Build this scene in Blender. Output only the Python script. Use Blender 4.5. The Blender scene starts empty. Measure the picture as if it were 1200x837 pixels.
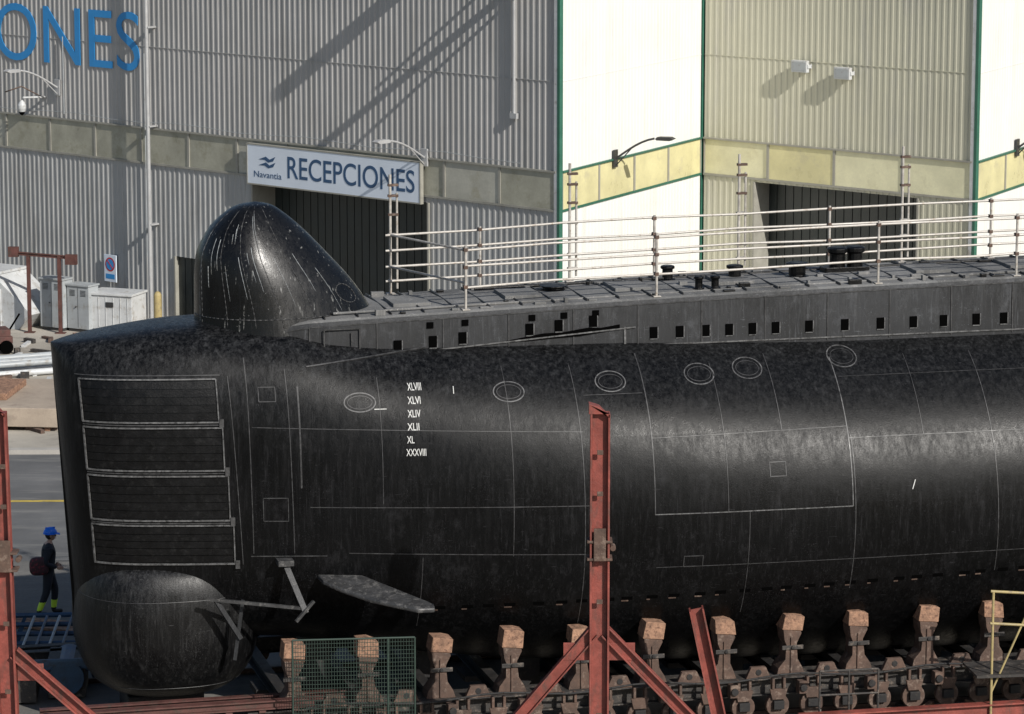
import bpy, math, random
from mathutils import Vector, Matrix
R=math.radians
random.seed(7)
scene=bpy.context.scene

# ---------------------------------------------------------------- materials
def nt_new(name):
    m=bpy.data.materials.new(name); m.use_nodes=True
    nt=m.node_tree; b=nt.nodes['Principled BSDF']
    return m,nt,b
def N(nt,t,**k):
    n=nt.nodes.new(t)
    for a,v in k.items(): setattr(n,a,v)
    return n
def noise(nt,co,scale,detail=6,rough=.6,mscale=(1,1,1)):
    mp=N(nt,'ShaderNodeMapping'); mp.inputs['Scale'].default_value=mscale
    nt.links.new(co,mp.inputs['Vector'])
    n=N(nt,'ShaderNodeTexNoise'); n.inputs['Scale'].default_value=scale
    n.inputs['Detail'].default_value=detail; n.inputs['Roughness'].default_value=rough
    nt.links.new(mp.outputs[0],n.inputs['Vector']); return n.outputs['Fac']
def ramp(nt,fac,a,b,va=0.,vb=1.):
    r=N(nt,'ShaderNodeMapRange'); r.inputs[1].default_value=a; r.inputs[2].default_value=b
    r.inputs[3].default_value=va; r.inputs[4].default_value=vb
    nt.links.new(fac,r.inputs[0]); return r.outputs[0]
def mix(nt,fac,c1,c2):
    m=N(nt,'ShaderNodeMix',data_type='RGBA')
    if isinstance(fac,(int,float)): m.inputs[0].default_value=fac
    else: nt.links.new(fac,m.inputs[0])
    for i,c in ((6,c1),(7,c2)):
        if isinstance(c,tuple): m.inputs[i].default_value=(*c[:3],1)
        else: nt.links.new(c,m.inputs[i])
    return m.outputs[2]
def math2(nt,op,a,b):
    m=N(nt,'ShaderNodeMath',operation=op)
    for i,c in ((0,a),(1,b)):
        if isinstance(c,(int,float)): m.inputs[i].default_value=c
        else: nt.links.new(c,m.inputs[i])
    return m.outputs[0]
def mat(name,col,rough=.6,metal=0.,var=.35,scale=2.,col2=None,amt=.5,bump=.1,streak=None,fine=18,spec=.5):
    m,nt,b=nt_new(name)
    co=N(nt,'ShaderNodeTexCoord').outputs['Object']
    n1=noise(nt,co,scale,8,.65)
    n2=noise(nt,co,fine,5,.7)
    lo=tuple(c*(1-var) for c in col); hi=tuple(min(1,c*(1+var)) for c in col)
    c=mix(nt,ramp(nt,n1,.3,.7),lo,hi)
    c=mix(nt,ramp(nt,n2,.35,.75,0,.4),c,lo)
    if col2:
        n3=noise(nt,co,scale*1.7,8,.7,streak or (1,1,1))
        c=mix(nt,ramp(nt,n3,.52-.1*(amt-.5)*2,.66-.1*(amt-.5)*2,0,.85),c,col2)
    nt.links.new(c,b.inputs['Base Color'])
    nt.links.new(ramp(nt,n1,.3,.7,max(.05,rough-.12),min(1,rough+.12)),b.inputs['Roughness'])
    b.inputs['Metallic'].default_value=metal; b.inputs['Specular IOR Level'].default_value=spec
    if bump:
        bp=N(nt,'ShaderNodeBump'); bp.inputs['Strength'].default_value=bump; bp.inputs['Distance'].default_value=.02
        nt.links.new(n2,bp.inputs['Height']); nt.links.new(bp.outputs[0],b.inputs['Normal'])
    return m

def hull_mat(name,base,scuff,rough,dirty=.5,drips=0.,spec=.32,top=None,wave=.55,grain=.16):
    m,nt,b=nt_new(name)
    co=N(nt,'ShaderNodeTexCoord').outputs['Object']
    big=noise(nt,co,.7,6,.6)
    streak=noise(nt,co,11,6,.75,(1,1,.1))
    streak2=noise(nt,co,26,3,.7,(1,1,.05))
    fine=noise(nt,co,45,4,.75)
    spk=noise(nt,co,55,3,.85,(1,1,.6))
    c=mix(nt,ramp(nt,big,.35,.7),tuple(x*.6 for x in base),tuple(x*1.6 for x in base))
    sp=N(nt,'ShaderNodeSeparateXYZ'); nt.links.new(co,sp.inputs[0])
    fx=math2(nt,'FLOOR',math2(nt,'DIVIDE',sp.outputs['X'],2.35),0); fz_=math2(nt,'FLOOR',math2(nt,'DIVIDE',sp.outputs['Z'],1.35),0)
    wn=N(nt,'ShaderNodeTexWhiteNoise',noise_dimensions='2D'); cb=N(nt,'ShaderNodeCombineXYZ')
    nt.links.new(fx,cb.inputs[0]); nt.links.new(fz_,cb.inputs[1]); nt.links.new(cb.outputs[0],wn.inputs['Vector'])
    c=mix(nt,math2(nt,'MULTIPLY',wn.outputs['Value'],.35),c,tuple(x*2.6 for x in base))
    f=math2(nt,'MULTIPLY',ramp(nt,streak,.50,.68),ramp(nt,big,.35,.65,.2,1))
    c=mix(nt,math2(nt,'MULTIPLY',f,dirty),c,tuple(x*1.4 for x in scuff))
    c=mix(nt,math2(nt,'MULTIPLY',ramp(nt,streak2,.58,.70),dirty*.6),c,tuple(x*3. for x in scuff))
    patch=ramp(nt,noise(nt,co,1.6,6,.75),.48,.60)
    f2=math2(nt,'MULTIPLY',ramp(nt,spk,.61,.67),patch)
    c=mix(nt,math2(nt,'MULTIPLY',f2,dirty),c,tuple(x*6 for x in scuff))
    # patchy scuffed zones
    c=mix(nt,math2(nt,'MULTIPLY',ramp(nt,noise(nt,co,2.6,8,.8,(1,1,.6)),.55,.68),dirty*.45),c,tuple(x*4 for x in scuff))
    sc=noise(nt,co,16,3,.6,(.25,1,2.6))
    c=mix(nt,math2(nt,'MULTIPLY',ramp(nt,sc,.68,.72),dirty*.6),c,tuple(x*5 for x in scuff))
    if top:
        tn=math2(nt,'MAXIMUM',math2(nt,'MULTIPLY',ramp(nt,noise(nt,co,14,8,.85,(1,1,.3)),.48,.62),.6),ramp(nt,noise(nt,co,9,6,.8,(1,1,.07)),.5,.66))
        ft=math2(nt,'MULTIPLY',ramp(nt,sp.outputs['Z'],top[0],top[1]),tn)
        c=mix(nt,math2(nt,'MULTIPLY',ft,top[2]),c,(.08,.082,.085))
    if drips:
        dn=noise(nt,co,15,1,.5,(1,1,.03))
        c=mix(nt,math2(nt,'MULTIPLY',math2(nt,'MULTIPLY',ramp(nt,dn,.68,.71),ramp(nt,noise(nt,co,12,3,.7),.4,.6)),drips),c,(.26,.26,.25))
        c=mix(nt,math2(nt,'MULTIPLY',ramp(nt,noise(nt,co,30,2,.6),.73,.75),drips),c,(.3,.3,.29))
    nt.links.new(c,b.inputs['Base Color'])
    rr=math2(nt,'ADD',ramp(nt,big,.3,.7,rough-.04,rough+.05),ramp(nt,streak,.4,.7,0,.18))
    rr=math2(nt,'ADD',rr,math2(nt,'MULTIPLY',wn.outputs['Value'],.06))
    rr=math2(nt,'ADD',rr,math2(nt,'MULTIPLY',ramp(nt,spk,.5,.6),.12))
    nt.links.new(rr,b.inputs['Roughness'])
    b.inputs['Specular IOR Level'].default_value=spec
    h=math2(nt,'ADD',math2(nt,'MULTIPLY',noise(nt,co,1.1,3,.5),wave),math2(nt,'MULTIPLY',fine,grain))
    h=math2(nt,'ADD',h,math2(nt,'MULTIPLY',streak,.08))
    bp=N(nt,'ShaderNodeBump'); bp.inputs['Strength'].default_value=.5; bp.inputs['Distance'].default_value=.05
    nt.links.new(h,bp.inputs['Height']); nt.links.new(bp.outputs[0],b.inputs['Normal'])
    return m

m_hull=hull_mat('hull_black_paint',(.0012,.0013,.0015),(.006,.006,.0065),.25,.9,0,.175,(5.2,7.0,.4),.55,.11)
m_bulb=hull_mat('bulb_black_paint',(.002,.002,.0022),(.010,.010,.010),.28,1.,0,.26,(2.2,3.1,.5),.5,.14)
m_dome=hull_mat('dome_black_paint',(.0018,.0018,.002),(.006,.006,.006),.19,.6,.55,.36,None,.45,.06)
m_casing=hull_mat('casing_dark_grey',(.015,.0155,.0165),(.024,.025,.027),.5,.9,0,.3,(6.9,7.7,.5))
m_deck=hull_mat('deck_grey_dusty',(.10,.10,.098),(.12,.115,.11),.75,.8,0,.3)
m_seam=mat('weld_seam_worn',(.040,.040,.041),.5,0,.6,7,(.005,.005,.005),.55,.1)
m_seamw=mat('worn_edge_light',(.10,.10,.10),.5,0,.6,8,(.008,.008,.008),.6,.1)
m_black=mat('opening_black',(.0012,.0012,.0012),1,0,.2,2,None,0,0,None,18,0.03)
m_panel=mat('shutter_black',(.0025,.0025,.0028),.4,0,.5,5,(.012,.012,.012),.4,.3,None,30,.25)
m_white=mat('white_paint',(.55,.55,.53),.6,0,.25,14,(.2,.2,.2),.4,0)
m_fin=mat('plane_worn_grey',(.04,.04,.041),.45,0,.5,5,(.13,.125,.12),.5,.2)
m_tube=mat('galvanised_tube',(.40,.375,.34),.5,.1,.35,5,(.22,.17,.12),.4,.1)
m_red=mat('red_oxide_steel',(.22,.052,.038),.6,0,.45,2.2,(.085,.045,.035),.55,.4,(1,1,.3))
m_dred=mat('dark_red_steel',(.09,.035,.028),.6,0,.4,3,(.05,.04,.03),.5,.3)
m_rust=mat('rusty_steel',(.085,.052,.038),.8,0,.5,4,(.22,.165,.13),.42,.5)
m_grimy=mat('grimy_steel',(.04,.036,.033),.7,.1,.5,5,(.18,.145,.115),.42,.5)
m_dark=mat('dark_steel',(.012,.011,.011),.7,0,.5,5,(.05,.04,.03),.4,.3)
m_wood=mat('timber_block',(.29,.165,.105),.85,0,.5,8,(.08,.04,.028),.6,.8)
m_greenm=mat('green_mesh',(.025,.045,.034),.6,.1,.3,5,None,0,0)
m_yellow=mat('yellow_paint',(.34,.27,.12),.6,0,.25,5,(.2,.16,.11),.5,.1)
m_blue=mat('sign_blue',(.03,.26,.60),.5,0,.08,3,None,0,0)
m_navy=mat('sign_navy',(.03,.08,.17),.5,0,.08,3,None,0,0)
m_signw=mat('sign_white',(.68,.74,.82),.5,0,.06,1,None,0,0)
m_offw=mat('off_white_metal',(.50,.51,.51),.5,0,.15,2,(.27,.24,.2),.4,.1)
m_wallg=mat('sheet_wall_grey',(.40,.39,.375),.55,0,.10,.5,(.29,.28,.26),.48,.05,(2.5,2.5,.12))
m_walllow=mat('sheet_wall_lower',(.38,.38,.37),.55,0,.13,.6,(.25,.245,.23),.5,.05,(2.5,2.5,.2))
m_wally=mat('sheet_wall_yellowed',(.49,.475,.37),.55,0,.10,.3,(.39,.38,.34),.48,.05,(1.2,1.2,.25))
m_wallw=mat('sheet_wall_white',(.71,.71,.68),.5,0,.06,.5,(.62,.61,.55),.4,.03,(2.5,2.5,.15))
m_pane=mat('translucent_pane',(.36,.35,.28),.35,0,.3,.9,(.25,.24,.17),.45,.05)
m_pane2=mat('translucent_pane_b',(.42,.41,.35),.35,0,.3,.7,(.30,.28,.2),.45,.05)
m_paney=mat('translucent_pane_yellow',(.62,.57,.32),.35,0,.2,.9,(.48,.44,.28),.4,.05)
m_paney2=mat('translucent_pane_yb',(.68,.65,.44),.35,0,.2,.7,(.54,.5,.32),.4,.05)
m_frame=mat('band_frame',(.30,.29,.25),.5,0,.2,2,None,0,0)
m_green=mat('green_trim',(.03,.12,.08),.5,0,.2,2,None,0,0)
m_door=mat('dark_door',(.022,.028,.027),.4,0,.3,1,None,0,.1)
m_roof=mat('roof_grey',(.3,.3,.3),.8)
m_conc=mat('concrete',(.34,.32,.29),.85,0,.25,.8,(.22,.2,.18),.5,.3)
m_cab=mat('cabinet_grey',(.33,.35,.36),.5,0,.15,2,(.2,.18,.15),.4,.1)
m_lampg=mat('lamp_grey',(.45,.45,.45),.4,.3,.1)
m_lampd=mat('lamp_dark',(.05,.05,.05),.4,.3,.1)
m_bluesteel=mat('blue_grey_steel',(.03,.07,.13),.5,.2,.4,3,(.03,.03,.03),.4,.1)
m_skin=mat('skin',(.45,.27,.20),.6,0,.08,20,None,0,0)
m_hair=mat('hair',(.02,.015,.01),.7,0,.3,60,None,0,0)
m_cloth=mat('work_clothes_navy',(.014,.016,.024),.85,0,.4,9,None,0,.3)
m_hiviz=mat('hiviz_band',(.62,.85,.06),.6,0,.1,9,None,0,0)
m_helm=mat('helmet_blue',(.01,.16,.75),.3,0,.05,5,None,0,0)
m_bag=mat('bag_red_black',(.05,.02,.025),.8,0,.3,9,(.34,.03,.05),.5,.2)
m_boot=mat('boot',(.02,.018,.016),.7,0,.3,9,None,0,0)

def ground_mat():
    m,nt,b=nt_new('ground_asphalt')
    co=N(nt,'ShaderNodeTexCoord').outputs['Object']
    a=noise(nt,co,.15,8,.65); f=noise(nt,co,9,6,.75); st=noise(nt,co,.6,8,.7,(.4,1.6,1))
    c=mix(nt,ramp(nt,a,.35,.65),(.10,.097,.09),(.17,.16,.145))
    c=mix(nt,ramp(nt,st,.5,.7,0,.7),c,(.24,.225,.20))
    c=mix(nt,ramp(nt,f,.3,.7,0,.5),c,(.06,.058,.055))
    nt.links.new(c,b.inputs['Base Color']); b.inputs['Roughness'].default_value=.9
    bp=N(nt,'ShaderNodeBump'); bp.inputs['Strength'].default_value=.5; bp.inputs['Distance'].default_value=.02
    nt.links.new(f,bp.inputs['Height']); nt.links.new(bp.outputs[0],b.inputs['Normal'])
    return m
m_ground=ground_mat()
m_asph=mat('road_asphalt',(.11,.11,.11),.85,0,.3,.5,(.20,.195,.18),.5,.3,(.3,2,1),30)
m_apron=mat('concrete_apron',(.36,.33,.28),.9,0,.25,.4,(.19,.175,.15),.55,.3,None,12)

# ---------------------------------------------------------------- mesh builder
class MB:
    def __init__(s): s.v=[];s.f=[];s.m=[]
    def add(s,vs,fs,mi=0):
        o=len(s.v); s.v+= [tuple(v) for v in vs]
        for f in fs: s.f.append([i+o for i in f]); s.m.append(mi)
    def box(s,x0,x1,y0,y1,z0,z1,mi=0,M=None):
        vs=[Vector((x,y,z)) for z in (z0,z1) for y in (y0,y1) for x in (x0,x1)]
        if M: vs=[M@v for v in vs]
        s.add(vs,[(0,2,3,1),(4,5,7,6),(0,1,5,4),(2,6,7,3),(0,4,6,2),(1,3,7,5)],mi)
    def tube(s,p0,p1,r,mi=0,n=8,r1=None):
        p0=Vector(p0);p1=Vector(p1); d=(p1-p0)
        if d.length<1e-6: return
        d.normalize(); a=d.orthogonal().normalized(); b=d.cross(a); r1=r if r1 is None else r1
        vs=[]
        for p,rr in((p0,r),(p1,r1)):
            for i in range(n):
                t=2*math.pi*i/n; vs.append(p+a*math.cos(t)*rr+b*math.sin(t)*rr)
        fs=[(i,(i+1)%n,n+(i+1)%n,n+i) for i in range(n)]+[tuple(range(n))[::-1],tuple(range(n,2*n))]
        s.add(vs,fs,mi)
    def bar(s,p0,p1,w,h,mi=0,up=(0,0,1)):
        p0=Vector(p0);p1=Vector(p1);d=(p1-p0).normalized()
        a=d.cross(Vector(up))
        if a.length<1e-3: a=d.cross(Vector((0,1,0)))
        a.normalize(); b=a.cross(d).normalized()
        vs=[p+a*x*w/2+b*y*h/2 for p in(p0,p1) for x,y in((-1,-1),(1,-1),(1,1),(-1,1))]
        s.add(vs,[(0,1,5,4),(1,2,6,5),(2,3,7,6),(3,0,4,7),(3,2,1,0),(4,5,6,7)],mi)
    def ibeam(s,p0,p1,w,h,mi=0,up=(0,0,1),t=.025):
        p0=Vector(p0);p1=Vector(p1);d=(p1-p0).normalized()
        a=d.cross(Vector(up))
        if a.length<1e-3: a=d.cross(Vector((0,1,0)))
        a.normalize(); b=a.cross(d).normalized()
        for sg in(-1,1):
            o=b*sg*(h/2-t/2); s.bar(p0+o,p1+o,w,t,mi,up=b)
        s.bar(p0,p1,t,h-2*t-.002,mi,up=b)
    def prism(s,poly,y0,y1,mi=0,M=None):
        n=len(poly); vs=[Vector((x,y0,z)) for x,z in poly]+[Vector((x,y1,z)) for x,z in poly]
        if M: vs=[M@v for v in vs]
        s.add(vs,[tuple(range(n)),tuple(range(n,2*n))[::-1]]+[((i+1)%n,i,n+i,n+(i+1)%n) for i in range(n)],mi)
    def lathe(s,c,prof,mi=0,n=20):
        c=Vector(c); vs=[]
        for r,z in prof:
            for i in range(n):
                t=2*math.pi*i/n; vs.append(c+Vector((r*math.cos(t),r*math.sin(t),z)))
        fs=[]
        for k in range(len(prof)-1):
            for i in range(n):
                j=(i+1)%n; fs.append((k*n+i,k*n+j,(k+1)*n+j,(k+1)*n+i))
        fs.append(tuple(range(n))[::-1]); fs.append(tuple((len(prof)-1)*n+i for i in range(n)))
        s.add(vs,fs,mi)
    def make(s,name,mats,parent=None,loc=(0,0,0),rz=0,smooth=False,bevel=0):
        me=bpy.data.meshes.new(name); me.from_pydata(s.v,[],s.f)
        for m in mats: me.materials.append(m)
        for p,mi in zip(me.polygons,s.m): p.material_index=mi; p.use_smooth=smooth
        me.validate(); me.update()
        o=bpy.data.objects.new(name,me); scene.collection.objects.link(o)
        o.location=loc; o.rotation_euler=(0,0,rz)
        if parent: o.parent=parent
        if bevel:
            bm=o.modifiers.new('bevel','BEVEL'); bm.width=bevel; bm.segments=2; bm.limit_method='ANGLE'
        return o
def empty(name,loc=(0,0,0),rz=0,parent=None):
    o=bpy.data.objects.new(name,None); scene.collection.objects.link(o); o.location=loc; o.rotation_euler=(0,0,rz)
    if parent:o.parent=parent
    return o
def text_geo(txt,size,align='LEFT',bold=0.,space=1.):
    cu=bpy.data.curves.new('t','FONT'); cu.body=txt; cu.size=size; cu.align_x=align; cu.offset=bold; cu.space_character=space
    cu.resolution_u=6
    o=bpy.data.objects.new('t',cu); scene.collection.objects.link(o)
    dg=bpy.context.evaluated_depsgraph_get(); dg.update()
    me=bpy.data.meshes.new_from_object(o.evaluated_get(dg))
    vs=[v.co.copy() for v in me.vertices]; fs=[tuple(p.vertices) for p in me.polygons]
    bpy.data.objects.remove(o); bpy.data.meshes.remove(me)
    return vs,fs
def fit_text(txt,x0,x1,z0,z1,bold=0.,space=1.):
    vs,fs=text_geo(txt,1.,'LEFT',bold,space)
    ax=min(v.x for v in vs);bx=max(v.x for v in vs);ay=min(v.y for v in vs);by=max(v.y for v in vs)
    return [(x0+(v.x-ax)/(bx-ax)*(x1-x0),z0+(v.y-ay)/(by-ay)*(z1-z0)) for v in vs],fs

def interp(xs,ys):
    n=len(xs); h=[xs[i+1]-xs[i] for i in range(n-1)]; d=[(ys[i+1]-ys[i])/h[i] for i in range(n-1)]
    m=[d[0]]+[0 if d[i-1]*d[i]<=0 else 2*d[i-1]*d[i]/(d[i-1]+d[i]) for i in range(1,n-1)]+[d[-1]]
    def f(x):
        if x<=xs[0]: return ys[0]
        if x>=xs[-1]: return ys[-1]
        i=0
        while x>xs[i+1]: i+=1
        t=(x-xs[i])/h[i]
        return (2*t**3-3*t*t+1)*ys[i]+(t**3-2*t*t+t)*h[i]*m[i]+(-2*t**3+3*t*t)*ys[i+1]+(t**3-t*t)*h[i]*m[i+1]
    return f
def spow(v,e): return math.copysign(abs(v)**e,v)

# ---------------------------------------------------------------- SUBMARINE
SUB_LOC=(-8.3,63.5,0); SUB_RZ=R(14)
sub=empty('submarine',SUB_LOC,SUB_RZ)
fb=interp([0,.02,.08,.2,.4,.7,1.1,2,3,4,6,8,10,12,15,38,46,52,57],[.02,.25,.5,.78,1.02,1.22,1.38,1.6,1.8,2.02,2.45,2.8,3.03,3.18,3.25,3.25,2.6,1.6,.15])
tab=[(0,7.08,1.6,4.5,3.6,3.6),(1,7.25,1.6,4.5,3.6,3.6),(2.5,7.4,1.6,4.45,3.4,3.2),(4,7.42,1.5,4.35,3.0,2.7),(5,7.3,1.35,4.25,2.7,2.5),(6,7.2,1.15,4.15,2.5,2.35),
     (8,7.15,.85,4.0,2.3,2.15),(10.3,7.1,.65,3.85,2.2,2.05),(12,7.05,.55,3.8,2.1,2.),(15,7.0,.5,3.75,2,2),(38,7.0,.5,3.75,2,2),(57,4.8,3.6,4.2,2,2)]
fz=[interp([r[0] for r in tab],[r[k] for r in tab]) for k in range(1,6)]
def P(s): return [f(s) for f in fz]
def shear(s,z): return .07*(7.1-max(z,2.6))*max(0,1-s/5)
def hull_t(s,z):
    zt,zb,zc,n1,n2=P(s); b=fb(s)
    if z>zc: r=(z-zc)/(zt-zc); n=n1
    else: r=(zc-z)/(zc-zb); n=n2
    r=min(.9999,r); return b*(1-r**n)**(1/n)
def hp(s,z): return Vector((s+shear(s,z),-hull_t(s,z),z))
def hn(s,z):
    e=.02; a=hp(s+e,z)-hp(max(0,s-e),z); c=hp(s,z+e)-hp(s,z-e)
    n=a.cross(c); n.normalize()
    if n.y>0: n=-n
    return n
mb=MB(); NA=112
st=[0,.01,.02,.05,.08,.13,.2,.28,.38,.5,.62,.78,.95,1.1,1.35]; x=1.6
while x<57: st.append(x); x+=.3
st.append(57)
for s in st:
    zt,zb,zc,n1,n2=P(s); b=fb(s)
    for i in range(NA):
        a=2*math.pi*i/NA; c=math.cos(a); q=math.sin(a); n=n1 if q>=0 else n2
        t=b*math.copysign(abs(c)**(2/n),c); z=zc+(zt-zc if q>=0 else zc-zb)*math.copysign(abs(q)**(2/n),q)
        mb.v.append((s+shear(s,z),-t,z))
for k in range(len(st)-1):
    for i in range(NA):
        j=(i+1)%NA; mb.f.append([k*NA+i,(k+1)*NA+i,(k+1)*NA+j,k*NA+j]); mb.m.append(0)
mb.f.append(list(range(NA)));mb.m.append(0); mb.f.append([(len(st)-1)*NA+i for i in range(NA)][::-1]);mb.m.append(0)
mb.make('pressure_hull',[m_hull],sub,smooth=True)

# bow bulb
mb=MB(); nu=88; BE=2/2.5
lev=[]
for k in range(19):
    a=math.pi/2*k/18; lev.append((2.0-1.46*math.cos(a)**.8, max(.02,math.sin(a))**.62))
for k in range(1,17):
    a=math.pi/2*k/16; lev.append((2.0+1.18*math.sin(a), max(.7,math.cos(a)**.17)))
for z,f in lev:
    for i in range(nu):
        th=2*math.pi*i/nu
        mb.v.append((1.99+1.68*f*spow(math.cos(th),BE), 1.75*f*spow(math.sin(th),BE),z))
for j in range(len(lev)-1):
    for i in range(nu):
        k=(i+1)%nu; mb.f.append([j*nu+i,j*nu+k,(j+1)*nu+k,(j+1)*nu+i]); mb.m.append(0)
mb.f.append(list(range(nu))[::-1]); mb.m.append(0); mb.f.append([(len(lev)-1)*nu+i for i in range(nu)]); mb.m.append(0)
mb.make('sonar_bulb',[m_bulb],sub,smooth=True)
mb=MB()
for (zz_,f) in (lev[23],lev[9]):
  for i in range(nu):
    a=2*math.pi*i/nu; b_=2*math.pi*(i+1)/nu
    mb.tube((1.99+1.68*f*spow(math.cos(a),BE),1.75*f*spow(math.sin(a),BE),zz_),(1.99+1.68*f*spow(math.cos(b_),BE),1.75*f*spow(math.sin(b_),BE),zz_),.006,0,5)
mb.make('bulb_seams',[m_seam],sub)

# upper dome
dz=[6.95,7.65,8.05,8.5,9.0,9.3,9.45,9.5]
dsf=interp(dz,[2.58,2.63,2.63,2.66,2.88,3.18,3.45,3.72]); dsr=interp(dz,[6.15,5.78,5.5,5.1,4.62,4.27,4.03,3.8]); dw=interp(dz,[1.22,1.1,1.04,.93,.70,.47,.27,.02])
lv=[6.95+2.55*math.sin(math.pi/2*i/40) for i in range(41)]
mb=MB(); nd=64
for z in lv:
    a,b_,w=dsf(z),dsr(z),dw(z); c=a+(b_-a)*.42
    for i in range(nd):
        t=2*math.pi*i/nd; ct=math.cos(t)
        xx=c+(b_-c)*ct if ct>0 else c+(c-a)*ct
        ww=w*math.sin(t)*(1-.18*max(0,ct))
        mb.v.append((xx,ww,z))
for k in range(len(lv)-1):
    for i in range(nd):
        j=(i+1)%nd; mb.f.append([k*nd+i,k*nd+j,(k+1)*nd+j,(k+1)*nd+i]); mb.m.append(0)
mb.f.append([(len(lv)-1)*nd+i for i in range(nd)]); mb.m.append(0)
mb.make('sonar_dome',[m_dome],sub,smooth=True)
mb=MB()
def dome_pt(z,t,off=.0):
    a,b_,w=dsf(z),dsr(z),dw(z); c=a+(b_-a)*.42; ct=math.cos(t)
    xx=c+(b_-c)*ct if ct>0 else c+(c-a)*ct
    p=Vector((xx,w*math.sin(t)*(1-.18*max(0,ct)),z)); o=Vector((ct,math.sin(t),.25 if z<9 else 1)).normalized()
    return p+o*off
for t in (-1.2,-1.55,-1.9,-2.3,-2.8):
    zs=[7.35+i*.1 for i in range(22)]
    for i in range(len(zs)-1): mb.tube(dome_pt(zs[i],t),dome_pt(zs[i+1],t),.007,0,6)
for i in range(40):
    t0=-math.pi+i*math.pi/40; mb.tube(dome_pt(7.5,t0),dome_pt(7.5,t0+math.pi/40),.010,0,6)
for i in range(20):
    def rp(a): return dome_pt(7.85+.17*math.sin(a),-.62+.17*math.cos(a))
    a=2*math.pi*i/20; mb.tube(rp(a),rp(a+2*math.pi/20),.009,0,6)
for i in range(20):
    t=random.uniform(-2.9,-.8); z1=random.uniform(8.3,9.35); L=random.uniform(.15,.9); w_=random.uniform(.003,.007)
    k=6
    for j in range(k): mb.tube(dome_pt(z1-L*j/k,t),dome_pt(z1-L*(j+1)/k,t),w_*(1-j/k*.7),1,5)
mb.make('dome_seams',[m_seam,m_cab],sub,smooth=True)

# casing
fzt=interp([3.9,4.6,7,11,15,20,50],[7.36,7.46,7.54,7.66,7.74,7.80,7.80])
fwc=interp([3.9,5,8,50],[1.1,1.28,1.3,1.3])
mb=MB(); cs=[3.9+.3*i for i in range(150)]
for s in cs:
    w=fwc(s); zt=fzt(s)
    pr=[(w+.05,6.2),(w+.01,zt-.1),(w-.03,zt-.03),(w-.1,zt),(0,zt+.04),(-w+.1,zt),(-w+.03,zt-.03),(-w-.01,zt-.1),(-w-.05,6.2)]
    for t,z in pr: mb.v.append((s,-t,z))
n=9
for k in range(len(cs)-1):
    for i in range(n-1):
        mb.f.append([k*n+i,(k+1)*n+i,(k+1)*n+i+1,k*n+i+1]); mb.m.append(1 if 2<=i<=5 else 0)
mb.f.append(list(range(n))); mb.m.append(0)
mb.make('casing',[m_casing,m_deck],sub)

def strip(mb,pts,w,h,mi=0,step=.12):
    q=[]
    for a,b in zip(pts[:-1],pts[1:]):
        L=math.hypot(b[0]-a[0],b[1]-a[1]); k=max(1,int(L/step))
        for i in range(k): q.append((a[0]+(b[0]-a[0])*i/k,a[1]+(b[1]-a[1])*i/k))
    q.append(pts[-1])
    pp=[hp(*x) for x in q]; vs=[]
    for i,x in enumerate(q):
        Nn=hn(*x); T=(pp[min(i+1,len(pp)-1)]-pp[max(i-1,0)]).normalized(); B=Nn.cross(T)
        for wb,hh in((-w/2,-.01),(-w/2,h),(w/2,h),(w/2,-.01)): vs.append(pp[i]+B*wb+Nn*hh)
    fs=[]
    for i in range(len(q)-1):
        for k in range(3): fs.append((i*4+k,(i+1)*4+k,(i+1)*4+k+1,i*4+k+1))
    fs+=[(0,1,2,3),tuple(len(vs)-4+k for k in(3,2,1,0))]
    mb.add(vs,fs,mi)
mb=MB()
zz=[(6.55,5.80),(5.70,4.93),(4.83,4.02),(3.93,3.22)]
for i,(a,b) in enumerate(zz):
    s0=.36; s1=2.72+.06*i
    strip(mb,[(s0,a),(s1,a)],.026,.035,1); strip(mb,[(s0,b),(s1,b)],.026,.035,1)
    strip(mb,[(s0,b),(s0,a)],.026,.03,1); strip(mb,[(s1,b),(s1,a)],.022,.03,1)
    hh=(a-b-.06)/5
    for k in range(5):
        zc_=b+.03+hh*(k+.5); strip(mb,[(s0+.03,zc_),(s1-.03,zc_)],hh-.012,.012,4)
    if i<3: strip(mb,[(s0,b-.05),(s1,b-.05)],.02,.02,0)
    mb.box(s1+shear(s1,b),s1+.08+shear(s1,b),-hull_t(s1,b)-.05,-hull_t(s1,b),b-.09,b+.06,0)
strip(mb,[(.3,6.62),(2.8,6.62)],.016,.012,0); strip(mb,[(2.93,6.6),(3.05,3.2)],.014,.012,0)
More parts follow.
